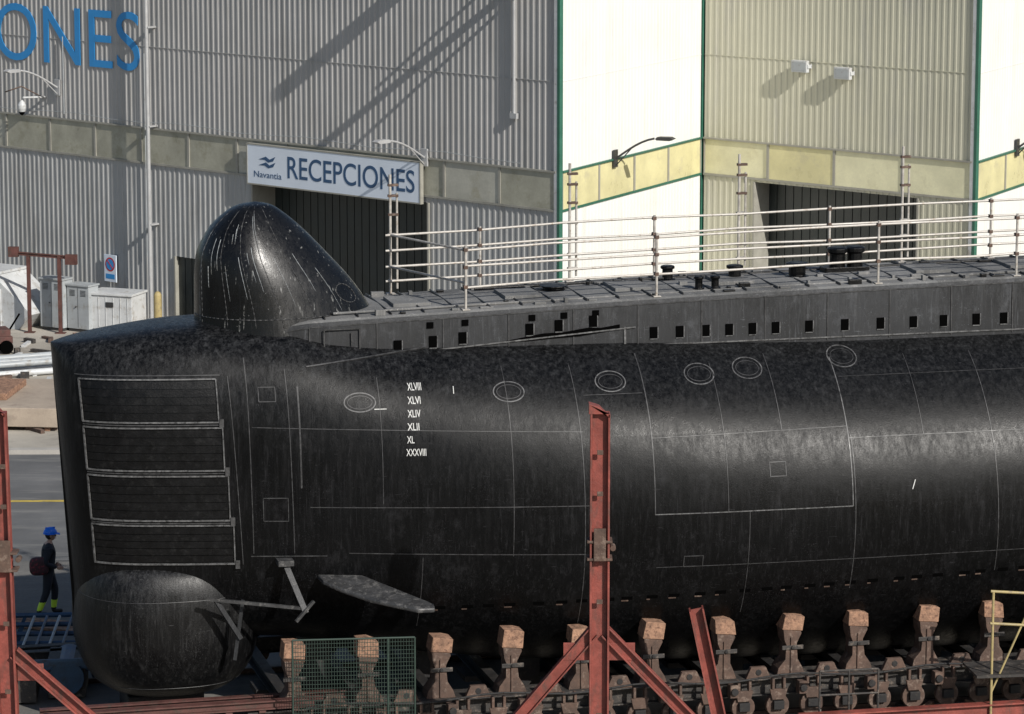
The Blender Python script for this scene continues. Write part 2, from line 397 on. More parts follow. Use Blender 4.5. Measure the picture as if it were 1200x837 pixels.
for pts,w,mi in [
  ([(3.25,6.9),(3.25,3.4)],.014,0),([(3.95,6.7),(4.0,3.4)],.014,0),([(4.15,6.4),(4.15,4.6)],.03,0),
  ([(3.2,3.35),(4.6,3.35)],.017,0),([(4.3,4.25),(9.3,4.2)],.014,0),
  ([(9.15,6.6),(9.2,1.9)],.014,0),([(10.45,6.7),(10.45,4.0)],.018,0),([(10.45,4.0),(14.15,4.0)],.018,1),([(14.15,4.0),(14.15,6.5)],.018,1),
  ([(14.15,5.2),(19.5,5.2)],.014,0),([(10.45,5.35),(14.15,5.4)],.012,0),([(12.9,6.6),(12.9,5.4)],.014,0),
  ([(16.9,6.5),(17.0,2.6)],.014,0),([(14.2,5.25),(14.2,2.4)],.014,0),([(12.2,4.0),(12.2,2.0)],.012,0),
  ([(5.0,3.4),(9.2,3.3)],.014,0),([(6.3,3.3),(6.3,1.9)],.012,0),([(3.3,5.7),(9.2,5.5)],.012,0),([(20,6.5),(20,2.5)],.014,0),([(24,6.5),(24,2.5)],.014,0),
  ([(7.9,6.6),(7.9,3.3)],.012,0),([(10.5,3.0),(22,3.0)],.010,0),([(11.8,6.5),(11.8,4.0)],.010,0),([(15.6,6.5),(15.6,5.2)],.010,0),([(18.4,5.2),(18.4,3)],.010,0),
  ([(5.6,6.5),(5.6,4.3)],.010,0),([(9.3,6.1),(10.4,6.1)],.010,0),([(14.2,6.2),(19,6.2)],.008,0)]:
    strip(mb,pts,w,.007,mi)
def ringm(s0,z0,a,b,w=.016,mi=0):
    strip(mb,[(s0+a*math.cos(t*math.pi/16),z0+b*math.sin(t*math.pi/16)) for t in range(33)],w,.008,mi,9)
for s0,z0 in((7.95,6.2),(9.85,6.3),(11.55,6.35),(12.5,6.4),(14.4,6.5),(5.25,6.1)):
    ringm(s0,z0,.28,.16,.020,1); ringm(s0,z0,.22,.11,.012)
for s0,z0,a,b in((3.45,4.0,.45,.42),(3.45,6.15,.3,.25),(11.0,3.0,.35,.2),(12.6,4.6,.3,.25)):
    strip(mb,[(s0,z0),(s0+a,z0),(s0+a,z0+b),(s0,z0+b),(s0,z0)],.016,.01,0)
for i in range(34):
    s=6.6+i*.42+random.uniform(-.06,.06); z=2.3+.012*i
    strip(mb,[(s,z),(s+.2,z)],.07,.004,2)
    if random.random()<.7: strip(mb,[(s,z-.05),(s+random.uniform(.06,.2),z-.05)],.022,.008,3)  # light-brown strips: lit spots at the lower openings, put in as colour
strip(mb,[(4.35,6.72),(7.0,6.95)],.025,.02,0)
mb.make('hull_seams_and_lit_spots',[m_seam,m_seamw,m_black,m_rust,m_panel],sub)

mb=MB()
for s0,z0,ds,dzz in((15.3,4.25,.06,.17),(5.5,5.98,.22,.0),(6.95,6.2,.01,.12)):
    strip(mb,[(s0,z0),(s0+ds,z0+dzz)],.014,.005,0,.05)
for i,tx in enumerate(['XLVIII','XLVI','XLIV','XLII','XL','XXXVIII']):
    z0=6.27-.222*i
    wd={'XLVIII':.25,'XLVI':.23,'XLIV':.23,'XLII':.21,'XL':.13,'XXXVIII':.35}[tx]; sa=6.13-.022*i
    vs,fs=fit_text(tx,sa,sa+wd,z0,z0+.125,.008)
    mb.add([hp(a,b)+hn(a,b)*.008 for a,b in vs],fs,0)
mb.make('draught_marks',[m_white],sub)

mb=MB()
for i in range(34):
    s=4.5+i*1.22
    mb.bar((s,-fwc(s)-.045,6.75),(s,-fwc(s)-.02,fzt(s)-.1),.018,.014,0,up=(0,1,0))
s=3.95
while s<44:
    mb.bar((s,-fwc(s)-.012,fzt(s)-.1),(s+.6,-fwc(s+.6)-.012,fzt(s+.6)-.1),.02,.02,0)
    if s>10.3: mb.bar((s,-fwc(s)-.047,6.80),(s+.6,-fwc(s+.6)-.047,6.80),.02,.025,1)
    elif s>4.3:
        za=6.70+(s-4.4)*.072; mb.bar((s,-fwc(s)-.047,za),(s+.6,-fwc(s+.6)-.047,za+.043),.02,.025,1)
    s+=.6
mb.bar((10.35,-1.345,6.8),(10.35,-1.33,7.15),.04,.03,1,up=(0,1,0))
mb.prism([(8.1,6.98),(8.5,6.97),(9.0,7.0),(9.5,7.02),(10.25,7.12),(10.25,7.20),(9.9,7.15),(9.7,7.17),(9.2,7.10),(8.8,7.09),(8.6,7.06)],-1.356,-1.30,2)
hl=[6.1,6.75,7.3,8.55,9.1,9.75,10.9,11.4,11.9,12.35,12.8,13.25,13.9,14.6,15.3,15.95,16.55,17.2,17.75]
hl+=[18.4+.65*i for i in range(36)]
for s in hl:
    z=7.02 if s>10.4 else 6.88+(s-6)*.085+.08
    mb.box(s-.07,s+.07,-1.347,-1.28,z-.105,z+.105,2)
    mb.box(s+.072,s+.09,-1.349,-1.28,z-.105,z+.105,1); mb.box(s-.07,s+.07,-1.349,-1.28,z-.125,z-.107,1)
for s in(6.7,7.35,8.6,9.2,9.8): mb.box(s-.06,s+.06,-1.337,-1.28,fzt(s)-.26,fzt(s)-.15,2)
for a,b,c,d in((4.75,6.82,4.75,7.32),(5.4,6.82,5.4,7.32),(4.75,6.82,5.4,6.82),(4.75,7.32,5.4,7.32),(5.25,7.02,5.25,7.25)):
    mb.bar((a,-1.335,b),(c,-1.335,d),.02,.02,0,up=(0,1,0))
mb.make('casing_details',[m_seam,m_seamw,m_black,m_fin],sub)

mb=MB()
def boll(s,t,h,r):
    mb.lathe((s,-t,fzt(s)),[(r*1.5,0),(r*1.5,.04),(r,.05),(r,h*.75),(r*1.35,h*.8),(r*1.35,h*.95),(r*.9,h)],0,16)
for s,t,h,r in((15.0,-.3,.5,.15),(15.35,-.3,.5,.15),(12.9,-.1,.3,.12),(11.95,.7,.26,.07),(12.25,.75,.26,.07),(11.7,-.5,.3,.1),(14.1,0,.3,.16),(19.2,.2,.3,.13),(9.4,-.2,.12,.2)): boll(s,t,h,r)
mb.box(14.7,15.6,.15,.45,7.74,7.86,0)
for s in (6.2,8.3,10.4,12.4,16.3,18.2): mb.box(s,s+.7,-.5,.4,fzt(s)+.02,fzt(s)+.09,1)
for i in range(70):
    s=5.2+i*.27+random.uniform(-.1,.1); y=random.choice((-1.1,-1.1,-.8,-.2,.5,.9)); mb.box(s,s+random.uniform(.05,.25),y-.05,y+.05,fzt(s),fzt(s)+random.uniform(.03,.11),random.choice((0,1,1)))
for i in range(40):
    s=4.8+i*.61; mb.box(s,s+.02,-1.15,1.15,fzt(s)+.0,fzt(s)+.048,2)
mb.tube((5,-.9,fzt(5)+.06),(20,-.9,fzt(20)+.06),.025,1); mb.tube((8,.7,fzt(8)+.06),(20,.6,fzt(20)+.06),.03,0)
mb.make('deck_fittings',[m_panel,m_deck,m_seam],sub,bevel=.008)

mb=MB()
top=[(4.45,1.95,3.0),(5.25,2.15,2.98),(5.7,2.75,2.86),(6.28,3.45,2.70),(6.25,3.62,2.66),(5.95,3.6,2.66),(5.2,3.05,2.76),(4.75,2.6,2.87),(4.5,2.3,2.96)]
n=len(top); vs=[Vector((a,-b,c)) for a,b,c in top]+[Vector((a,-b,c-.09)) for a,b,c in top]
mb.add(vs,[tuple(range(n))[::-1],tuple(range(n,2*n))]+[(i,(i+1)%n,n+(i+1)%n,n+i) for i in range(n)],0)
mb.make('bow_diving_plane',[m_fin],sub,bevel=.03)
mb=MB()
mb.bar((3.85,-2.05,3.28),(4.15,-2.5,2.42),.10,.08,0,up=(0,1,0)); mb.box(3.72,4.0,-2.2,-1.85,3.22,3.32,0)
mb.bar((2.45,-2.1,2.68),(4.1,-2.45,2.50),.055,.055,0); mb.bar((3.95,-2.6,2.30),(4.3,-2.45,2.62),.05,.05,0)
mb.bar((2.6,-2.1,2.65),(3.05,-2.0,1.9),.08,.08,1); mb.bar((3.1,-2.0,2.6),(2.95,-1.95,1.5),.06,.06,1)
mb.make('plane_linkage',[m_fin,m_casing],sub)

# ---------------------------------------------------------------- scaffold rail on deck
def rail_side(mb,t,heights,shorts,talls,s0,s1):
    for h in heights:
        seg=[s0+ (s1-s0)*i/12 for i in range(13)]; o=[random.uniform(-.02,.02) for _ in seg]
        for a,b,oa,ob in zip(seg[:-1],seg[1:],o[:-1],o[1:]): mb.tube((a,-t,fzt(a)+h+oa),(b,-t,fzt(b)+h+ob),.022,0,8)
    for s in shorts:
        mb.tube((s,-t-.04,fzt(s)-.05),(s,-t-.04,fzt(s)+1.18),.025,0)
        mb.box(s-.07,s+.07,-t-.11,-t+.03,fzt(s),fzt(s)+.02,0)
        for h in heights: mb.box(s-.035,s+.035,-t-.07,-t+.03,fzt(s)+h-.03,fzt(s)+h+.03,1)
    for s in talls:
        mb.tube((s,-t+.04,fzt(s)-.05),(s,-t+.04,fzt(s)+2.25),.027,0)
        mb.tube((s+.13,-t+.05,fzt(s)+.1),(s+.13,-t+.05,fzt(s)+1.9),.022,0)
        mb.box(s-.08,s+.08,-t-.04,-t+.12,fzt(s),fzt(s)+.02,0)
        for h in list(heights)+[1.5,1.85,2.05]: mb.box(s-.04,s+.155,-t+.01,-t+.09,fzt(s)+h-.022,fzt(s)+h+.022,1 if h>1.4 else 0)
rail=empty('scaffold_railing',SUB_LOC,SUB_RZ)
mb=MB()
rail_side(mb,-1.1,(1.12,.82,.52,.25),(8.2,11.6,15.1,18.4,22,25),(6.5,9.96,13.3,16.6,20.2,23.8),6.4,27)
rail_side(mb,1.12,(1.1,.78,.42),(7.4,11.0,15.3,18.05,21.5,25),(),7.4,27)
mb.tube((6.5,1.1,fzt(6.5)+1.12),(7.4,-1.12,fzt(7)+1.1),.022,0); mb.tube((6.5,1.1,fzt(6.5)+.52),(7.4,-1.12,fzt(7)+.5),.022,0)
mb.make('tubes',[m_tube,m_rust],rail,smooth=False)

# ---------------------------------------------------------------- docking cradle
cr=empty('docking_cradle',SUB_LOC,SUB_RZ)
mb=MB()
for sg in(1,-1):
    y=-2.62*sg
    for yy in(y-.2,y+.2): mb.ibeam((-1.5,yy,.60),(30,yy,.60),.2,.3,0)
    mb.box(3,30,y-.34,y+.34,.753,.78,0)
    mb.box(-6,32,y-.05,y+.05,.0,.09,1)
for sg in(1,-1):
  for i in range(24):
    s=3.9+i*1.32; y=-2.62*sg
    j=random.uniform(-.05,.05); l=random.uniform(-.06,.08); hh=random.uniform(-.04,.03)
    mb.prism([(s-.27,.78),(s+.27,.78),(s+.22,.92),(s+.12+l*.5,1.08),(s+.09+l,1.38),(s+.18+l,1.56),(s+.17+l,1.60),(s-.17+l,1.64),(s-.15+l,1.45),(s-.11+l,1.35),(s-.12+l*.5,1.08),(s-.24,.92)],y-.2,y+.2,2)
    mb.box(s-.03+l*.7,s+.0+l*.7,y-.2*sg-.03,y-.2*sg+.03,.8,1.5,2)
    mb.prism([(s-.19+l,1.645),(s+.20+l,1.605),(s+.2+l+j,1.88+j*.4+hh),(s+.05+l+j,1.93+hh),(s-.17+l+j,1.93+j*.4+hh)],y-.19,y+.2,3)
    mb.box(s-.2+l,s+.21+l,y-.22*sg-.012,y-.22*sg+.012,1.27,1.35,0)
    mb.tube((s+l,y-.26*sg,1.31),(s+l,y-.2*sg,1.31),.035,4,8)
    c=s+.66
    mb.prism([(c-.24,.78),(c+.24,.78),(c+.14,1.0),(c-.14,1.0)],y-.26*sg-.05,y-.26*sg+.05,2)
    mb.tube((c,y-.32*sg,.9),(c,y-.27*sg,.9),.06,4)
    for k in(-.33,.33):
        yy=y-.40*sg
        mb.tube((c+k,yy-.06,.30),(c+k,yy+.06,.30),.22,2,18); mb.tube((c+k,yy-.09,.30),(c+k,yy+.09,.30),.08,4,12)
        mb.prism([(c+k-.12,.42),(c+k+.12,.42),(c+k+.17,.62),(c+k-.17,.62)],y-.48*sg-.03,y-.48*sg+.03,2)
        mb.box(c+k-.1,c+k+.1,y-.5*sg-.05,y-.5*sg+.05,.24,.40,4)
        mb.box(c+k-.13,c+k-.08,y-.46*sg-.06,y-.46*sg+.06,.62,.82,2); mb.box(c+k+.08,c+k+.13,y-.46*sg-.06,y-.46*sg+.06,.62,.82,2)
    mb.box(c-.6,c-.45,y-.42*sg-.1,y-.42*sg+.1,.5,.74,2); mb.tube((c-.52,y-.5*sg,.62),(c-.52,y-.56*sg,.62),.07,4,10)
    if sg==1:
        mb.ibeam((s,-2.2,.60),(s,2.2,.60),.2,.26,4)
        mb.box(s-.3,s+.3,-.35,.35,.36,.47,4)
for i in range(60):
    s=4+i*.4; mb.tube((s,-3.18,.86+.05*math.sin(i*.9)),(s+.4,-3.18,.86+.05*math.sin((i+1)*.9)),.022,4,6)
mb.make('cradle_frame',[m_grimy,m_rust,m_rust,m_wood,m_dark],cr,bevel=.008)
mb=MB()
mb.ibeam((-.6,-2.95,.92),(4.2,-2.95,.92),.16,.16,0); mb.ibeam((-.6,-2.3,.85),(5,-2.3,.85),.14,.14,0)
for i in range(7): mb.box(.2+i*.6,.32+i*.6,-3.0,-2.2,.78,.84,0)
mb.make('red_side_girder',[m_dred],cr)
mb=MB()
for i in range(14):
    s=4.5+i*2; zb=P(s)[1]; mb.box(s,s+.5,-.4,.4,0,zb+.02,0)
mb.box(1.2,2.6,-.6,.6,0,.56,0)
mb.make('keel_blocks',[m_dark],cr,bevel=.02)

# ---------------------------------------------------------------- red staging posts
def red_post(x,y,h,brL,brR,lean=0,zb=2.3,zk=4.05):
    mb=MB()
    mb.ibeam((0,0,0),(lean,0,h),.26,.33,0,up=(1,0,0),t=.035)
    mb.box(-.25,.25,-.2,.2,0,.03,0)
    mb.prism([(lean-.19,h),(lean+.15,h),(lean+.15,h-.05),(lean-.02,h+.12),(lean-.19,h+.17)],-.13,.13,0)
    for z in(zk,zk-.3): mb.box(-.21,.21,-.16,.16,z,z+.04,1)
    mb.box(-.10,.10,-.18,-.12,zk-.3,zk+.25,1); mb.tube((.22,-.1,zk-.1),(.22,.1,zk-.1),.05,1)
    for z in(1.6,zb+.5,zk+.8,zk+1.5):mb.box(-.05,.05,-.16,-.132,z,z+.08,1)
    if brL: mb.ibeam((-.1,0,zb),(-brL,0,.02),.2,.2,0); mb.box(-.6,-.15,-.02,.02,zb-.5,zb-.2,0)
    if brR: mb.ibeam((.1,0,zb),(brR,0,.02),.2,.2,0); mb.box(.15,.6,-.02,.02,zb-.5,zb-.2,0)
    return mb.make('red_steel_post',[m_red,m_rust],None,(x,y,0),0,bevel=.006)
red_post(1.46,58.3,6.78,2.65,3.0,0,3.06,4.6)
red_post(-8.66,59.8,6.5,0,2.6,-.1)
mb=MB(); mb.ibeam((0,0,-.02),(-.55,.0,2.55),.3,.26,0,t=.03); mb.box(-.2,.2,-.2,.2,0,.03,0)
mb.make('leaning_steel_beam',[m_red],None,(3.82,61.9,0))
mb=MB(); mb.ibeam((0,0,.2),(6,1.3,.2),.22,.26,0); mb.box(.5,.8,-.3,.5,0,.07,0); mb.box(4.5,4.8,.6,1.3,0,.07,0)
mb.make('red_floor_beam',[m_red],None,(5.2,62.7,.05))

mb=MB()
x0,x1,z1=0,2.15,2.2
for p,q in(((x0,0,0),(x0,0,z1)),((x1,0,0),(x1,0,z1)),((x0,0,z1),(x1,0,z1)),((x1*.78,0,0),(x1*.78,0,z1))): mb.tube(p,q,.018,0)
for i in range(1,44): mb.tube((x1*i/44,0,.05),(x1*i/44,0,z1),.0055,0,4)
for i in range(1,30): mb.tube((x0,0,z1*i/30),(x1,0,z1*i/30),.0055,0,4)
mb.box(-.1,.1,-.25,.25,0,.1,1); mb.box(x1-.1,x1+.1,-.25,.25,0,.1,1)
mb.make('mesh_fence_panel',[m_greenm,m_conc],None,(-3.85,61.0,0),R(6))

mb=MB()
for a in(0,.55,1.1): mb.tube((a,0,0),(a,0,1.05),.02,0)
for z in(1.05,.6): mb.tube((0,0,z),(1.1,0,z),.02,0)
mb.make('pipe_guard_rail',[m_grimy],None,(5.6,63.2,0),R(10))
mb=MB()
for a in(0,.75,1.5):
    mb.tube((a,0,0),(a,0,2.5),.025,0)
for z in(2.5,1.9): mb.tube((-.05,0,z),(1.7,0,z-.15),.025,0)
mb.tube((0,0,.6),(.75,.02,2.3),.02,0); mb.box(-.3,2,-.1,.9,.9,.95,1)
mb.make('yellow_access_rail',[m_yellow,m_grimy],None,(8.75,63.4,0),R(8))

mb=MB()
for i in range(190):
    x=random.uniform(-7,13); y=63.5+.25*(x+8.3)-random.uniform(2.9,5.2); L=random.uniform(.08,.6); a=random.uniform(0,3.14)
    M=Matrix.Translation((x,y,0))@Matrix.Rotation(a,4,'Z')
    mb.box(-L/2,L/2,-.05,.05,0.0,random.uniform(.03,.12),random.choice((0,1,2,3)),M)
mb.make('scattered_timber_debris',[m_wood,m_rust,m_conc,m_grimy],None)

mb=MB()
for i in range(5):
    y=i*.75
    mb.tube((-.9,y,.5),(1.1,y,.5),.05,0); mb.bar((-.8,y,0),(-.6,y,.5),.07,.07,0); mb.bar((.9,y,0),(.7,y,.5),.07,.07,0)
mb.tube((-.8,0,.3),(-.8,3.,.3),.03,0); mb.tube((.85,0,.3),(.85,3.,.3),.03,0)
mb.box(.1,.8,-1.6,-.5,.05,.75,1); mb.tube((.45,-1.7,.45),(.45,-.4,.45),.33,0,20); mb.box(-.9,-.1,-1.9,-1.0,.05,.6,1)
for i in range(4): mb.tube((-.5+i*.25,-.3,.57),(-.4+i*.25,2.6,.57),.03,0 if i%2 else 2)
for i in range(5): mb.bar((-1.0,-2.2+i*.2,.9-i*.1),(1.1,-2.2+i*.2,.95-i*.1),.05,.05,0)
mb.make('steel_trestle',[m_bluesteel,m_grimy,m_cab],None,(-8.9,66.6,0),R(4))
mb=MB()
for i in range(3): mb.box(-1.2,1.2,i*.24,i*.24+.2,.02,.07,0)
mb.make('timber_plank',[m_wood],None,(-9.9,70.4,0),R(-20))

# ---------------------------------------------------------------- BUILDING
bld=empty('industrial_warehouse')
C1=Vector((1.31,97.6,0)); D1=Vector((.747,-.664,0)); D2=Vector((.454,.891,0)); A1=math.atan2(D1.y,D1.x); A2=math.atan2(D2.y,D2.x)
D3=Vector((.766,-.642,0)).normalized(); A3=math.atan2(D3.y,D3.x)
C2=Vector((5.64,106.1,0)); C3=C2+D3*9.62; C4=C3+D2*9.54; C5=C4+D3*9.62; C6=C5+D2*9.54
L2=(C2-C1).length
ZB,ZT,ZR=4.82,5.95,13.2
def corr(mb,x0,x1,z0,z1,mi,pitch=.215,dep=.024):
    xs=[];x=x0
    while x<x1-1e-6:
        for dx,dy in((0,0),(pitch*.55,0),(pitch*.65,-dep),(pitch*.9,-dep)):
            if x+dx<x1: xs.append((x+dx,dy))
        x+=pitch
    xs.append((x1,0)); o=[]
    for a,b in xs: o+=[(a,b,z0),(a,b,z1)]
    mb.add(o,[(2*i,2*i+2,2*i+3,2*i+1) for i in range(len(xs)-1)],mi)
def band(mb,x0,x1,pw,mi,mf,mg):
    mb.box(x0,x1,-.05,.08,ZB,ZB+.06,mg); mb.box(x0,x1,-.07,.08,ZT-.05,ZT,mg)
    n=max(1,round((x1-x0)/pw)); w=(x1-x0)/n
    for i in range(n):
        a=x0+i*w
        mb.box(a+.045,a+w-.045,-.02+random.uniform(-.008,.008),.03,ZB+.062,ZT-.052,mi if random.random()<.7 else 6)
        if i: mb.box(a-.043,a+.043,-.045,.06,ZB+.062,ZT-.052,mf)
    mb.box(x0,x0+.04,-.04,.06,ZB+.062,ZT-.052,mf); mb.box(x1-.04,x1,-.04,.06,ZB+.062,ZT-.052,mf)
def facade(name,org,ang,x0,x1,wallm,lowm,panem,openings,pw=2.1,trimm=m_frame,rib=.024,pane2=None,slat=.02):
    mb=MB()
    corr(mb,x0,x1,ZT+.002,ZR,0,dep=rib)
    xs=x0
    for a,b,h,rec in openings:
        if a>xs: corr(mb,xs,a,0,ZB-.002,1,dep=rib)
        if h<ZB-.01: corr(mb,a,b,h,ZB-.002,1,dep=rib)
        mb.box(a-.06,a,-.06,rec,0,h,3); mb.box(b,b+.06,-.06,rec,0,h,3)
        x=a
        while x<b: mb.box(x+.01,min(b,x+.28),rec-slat,rec+.05,0,h,4); x+=.3
        mb.box(a,b,rec+.05,rec+.08,0,h,4)
        xs=b
    corr(mb,xs,x1,0,ZB-.002,1,dep=rib)
    band(mb,x0,x1,pw,2,3,5)
    for z in (8.4,10.9): mb.box(x0,x1,-.008-rib,-.004,z,z+.015,0)
    mb.box(x0,x1,-.1,.3,ZR,ZR+.25,3)
    return mb.make(name,[wallm,lowm,panem,m_frame,m_door,trimm,pane2 or panem],bld,org,ang)
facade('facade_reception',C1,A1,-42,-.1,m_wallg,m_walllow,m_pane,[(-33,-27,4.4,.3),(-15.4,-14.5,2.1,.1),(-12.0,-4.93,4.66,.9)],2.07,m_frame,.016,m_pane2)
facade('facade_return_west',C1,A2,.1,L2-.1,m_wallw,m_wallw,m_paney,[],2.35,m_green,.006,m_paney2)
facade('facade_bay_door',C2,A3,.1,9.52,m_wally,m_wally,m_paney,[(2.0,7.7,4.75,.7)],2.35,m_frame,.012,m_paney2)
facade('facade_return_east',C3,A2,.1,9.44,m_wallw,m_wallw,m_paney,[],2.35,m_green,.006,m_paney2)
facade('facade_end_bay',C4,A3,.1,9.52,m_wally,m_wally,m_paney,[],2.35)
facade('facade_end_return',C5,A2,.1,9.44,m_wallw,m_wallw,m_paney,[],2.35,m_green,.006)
mb=MB()
for c,ang in((C1,A1),(C3,A3),(C5,A3),(C2,A3),(C4,A3)):
    M=Matrix.Translation(c)@Matrix.Rotation(ang,4,'Z')
    mb.box(-.05,.04,-.06,.08,0,ZR,0,M)
    if c in(C1,C3,C5): mb.box(-.17,-.053,-.055,.05,0,ZR,1,M)
L0=C1-D1*42
poly=[L0,C1,C2,C3,C4,C5,C6,C6+Vector((0,25,0)),L0+Vector((0,30,0))]
n=len(poly); mb.add([(p.x,p.y,ZR+.26) for p in poly],[tuple(range(n))],2)
for a,b in((6,7),(7,8),(8,0)):
    p,q=poly[a],poly[b]; mb.add([(p.x,p.y,0),(q.x,q.y,0),(q.x,q.y,ZR+.26),(p.x,p.y,ZR+.26)],[(0,1,2,3)],1)
mb.make('corner_trim_and_roof',[m_green,m_offw,m_roof],bld)

def flat_text(mb,txt,x0,x1,z0,z1,y,mi,bold=0.,th=.04):
    vs,fs=fit_text(txt,x0,x1,z0,z1,bold)
    mb.add([(a,y,b) for a,b in vs],fs,mi)
    ed={}
    for f in fs:
        for i in range(len(f)):
            e=(f[i],f[(i+1)%len(f)]); ed[e]=ed.get(e,0)+1
    for a,b in [e for e in ed if (e[1],e[0]) not in ed]:
        A,B=vs[a],vs[b]; mb.add([(A[0],y,A[1]),(B[0],y,B[1]),(B[0],y+th,B[1]),(A[0],y+th,A[1])],[(0,1,2,3)],mi)
mb=MB()
flat_text(mb,'ONES',-23.55,-16.85,7.62,9.42,-.04,0,-.002,.015)
flat_text(mb,'REPARACI',-38.0,-24.4,7.62,9.42,-.04,0,-.002,.015)
mb.make('wall_lettering',[m_blue],bld,C1,A1)
sg=empty('reception_sign',C1,A1)
mb=MB()
mb.box(-12.02,-5.06,-.22,-.12,4.66,5.80,0)
flat_text(mb,'RECEPCIONES',-10.35,-5.25,4.92,5.57,-.226,1,.006,.004)
flat_text(mb,'Navantia',-11.75,-10.6,4.86,5.04,-.226,1,.0,.004)
for k in(0,1):
    z=5.22+k*.17; mb.prism([(-11.55,z),(-11.25,z+.1),(-11.1,z+.02),(-10.85,z+.12),(-10.95,z-.02),(-11.15,z-.07),(-11.3,z+.0)],-.226,-.222,1)
for p in((-12.06,-12.02),(-5.06,-5.02)): mb.box(p[0],p[1],-.23,-.1,4.62,5.84,2)
mb.box(-12.02,-5.06,-.23,-.1,5.80,5.84,2); mb.box(-12.02,-5.06,-.23,-.1,4.62,4.66,2)
mb.make('board',[m_signw,m_navy,m_frame],sg)

mb=MB(); mb.tube((-1.6,-.09,7.4),(-1.6,-.09,13),.045,0); mb.tube((-1.72,-.09,7.5),(-1.72,-.09,13),.02,0)
mb.box(-1.72,-1.48,-.14,-.04,7.3,7.45,0)
mb.tube((-1.6,-.09,10.62),(-.7,-1.35,10.75),.05,0); mb.bar((-1.6,-.09,10.95),(-1.6,-1.5,10.95),.07,.22,0); mb.tube((-1.6,-.09,11.6),(-1.6,-1.0,11.3),.05,0)
mb.bar((-3.4,-.05,12.3),(-3.4,-1.4,12.3),.3,.35,0)  # bracket beam added above the view to cast a broad shadow on the wall
mb.make('conduit_and_shadow_beam',[m_lampg],bld,C1,A1)
mb=MB(); mb.tube((0,0,0),(0,0,14),.06,0,12); mb.lathe((0,0,0),[(.16,0),(.16,.1),(.08,.14)],0)
for z in(3,6,9,11): mb.box(-.09,.09,-.02,.35,z,z+.05,0)
mb.make('downpipe_pole',[m_lampg],None,C1+D1*(-16.25)+Vector((-.2,-.25,0)),A1)
mb=MB()
prev=None
for i in range(30):
    x=-42+i*1.4; z=6.12+.05*math.sin(i*1.7)
    if prev: mb.tube(prev,(x,-.08,z),.010,0,5)
    prev=(x,-.08,z)
mb.tube((-16.6,-.09,2),(-16.6,-.09,8.2),.015,0,5); mb.tube((-20.3,-.09,6.1),(-20.3,-.09,8.5),.015,0,5)
mb.make('wall_cable',[m_cab],bld,C1,A1)

def wall_lamp(org,ang,x,z,L,m,side=-.3):
    mb=MB()
    mb.box(-.12,.12,-.06,0,-.25,.25,0)
    pts=[(0,-.05,0)]+[(side*k/6,-.05-L*k/6,.62*math.sin(k/6*1.35)) for k in range(1,7)]
    for a,b in zip(pts[:-1],pts[1:]): mb.tube(a,b,.032,0)
    e=Vector(pts[-1]); mb.tube((0,-.05,-.2),(side*.4,-.05-L*.4,.3),.018,0)
    q=[(0,-.06,.0),(.0,-.13,.06),(0,-.5,.07),(0,-.62,.02),(0,-.5,-.04),(0,-.1,-.04)]
    vs=[Vector((sx,y,z_))+e for sx in(-.11,.11) for _,y,z_ in q]
    nn=len(q); mb.add(vs,[tuple(range(nn)),tuple(range(nn,2*nn))[::-1]]+[((i+1)%nn,i,nn+i,nn+(i+1)%nn) for i in range(nn)],0)
    w=Matrix.Translation(org)@Matrix.Rotation(ang,4,'Z')@Vector((x,-.04,z))
    return mb.make('wall_street_lamp',[m],None,w,ang,bevel=.01)
wall_lamp(C1,A1,-5.0,5.95,1.5,m_lampg,.1)
wall_lamp(C1,A2,3.4,5.95,1.1,m_lampd,.2)
wall_lamp(C3,A2,3.3,6.0,1.1,m_lampd,.2)
wall_lamp(C1,A1,-20.6,6.9,1.3,m_lampg,-.2)
mb=MB()
mb.tube((0,0,0),(0,-.9,.05),.03,0); mb.lathe((0,-.95,-.28),[(.02,-.14),(.1,-.1),(.13,0),(.13,.1),(.09,.18),(.03,.26)],0); mb.lathe((0,-.95,-.42),[(.01,-.08),(.07,-.04),(.09,.03)],1)
mb.tube((0,-.1,0),(-.4,-.6,.35),.02,2,6); mb.tube((-.4,-.6,.35),(-.6,-1.1,.2),.02,2,6)
mb.make('surveillance_camera',[m_offw,m_black,m_rust],None,C1+D1*(-21.3)+Vector((0,0,6.55)),A1)
for x,z in((3.7,8.28),(5.2,8.17)):
    mb=MB(); mb.box(-.27,.27,-.24,-.1,-.17,.17,0); mb.box(-.23,.23,-.25,-.242,-.13,.13,1); mb.box(-.3,-.27,-.2,0,-.05,.05,0); mb.box(.27,.3,-.2,0,-.05,.05,0); mb.box(-.3,.3,-.04,0,-.06,.06,0)
    for k in range(6): mb.box(-.22+k*.08,-.2+k*.08,-.1,-.05,-.15,.15,0)
    mb.make('floodlight',[m_offw,m_cab],None,C2+D3*x+Vector((0,0,z))-Vector((.03,.03,0)),A3,bevel=.008)

mb=MB(); mb.box(-.27,.27,-.03,0,-.42,.42,0)
def disc(r,y,mi,z=0.12):
    n=28; mb.add([(r*math.cos(2*math.pi*i/n),y,z+r*math.sin(2*math.pi*i/n)) for i in range(n)],[tuple(range(n))],mi)
disc(.22,-.034,1); disc(.17,-.038,2)
mb.bar((-.13,-.041,.25),(.13,-.041,-.01),.004,.035,1,up=(1,0,1)); mb.box(-.2,.2,-.034,-.031,-.33,-.18,2)
m_rsign=mat('sign_red',(.50,.03,.03),.5,0,.05)
mb.make('no_parking_sign',[m_signw,m_rsign,m_blue],None,C1+D1*(-18.3)+Vector((-.05,-.06,1.45)),A1)

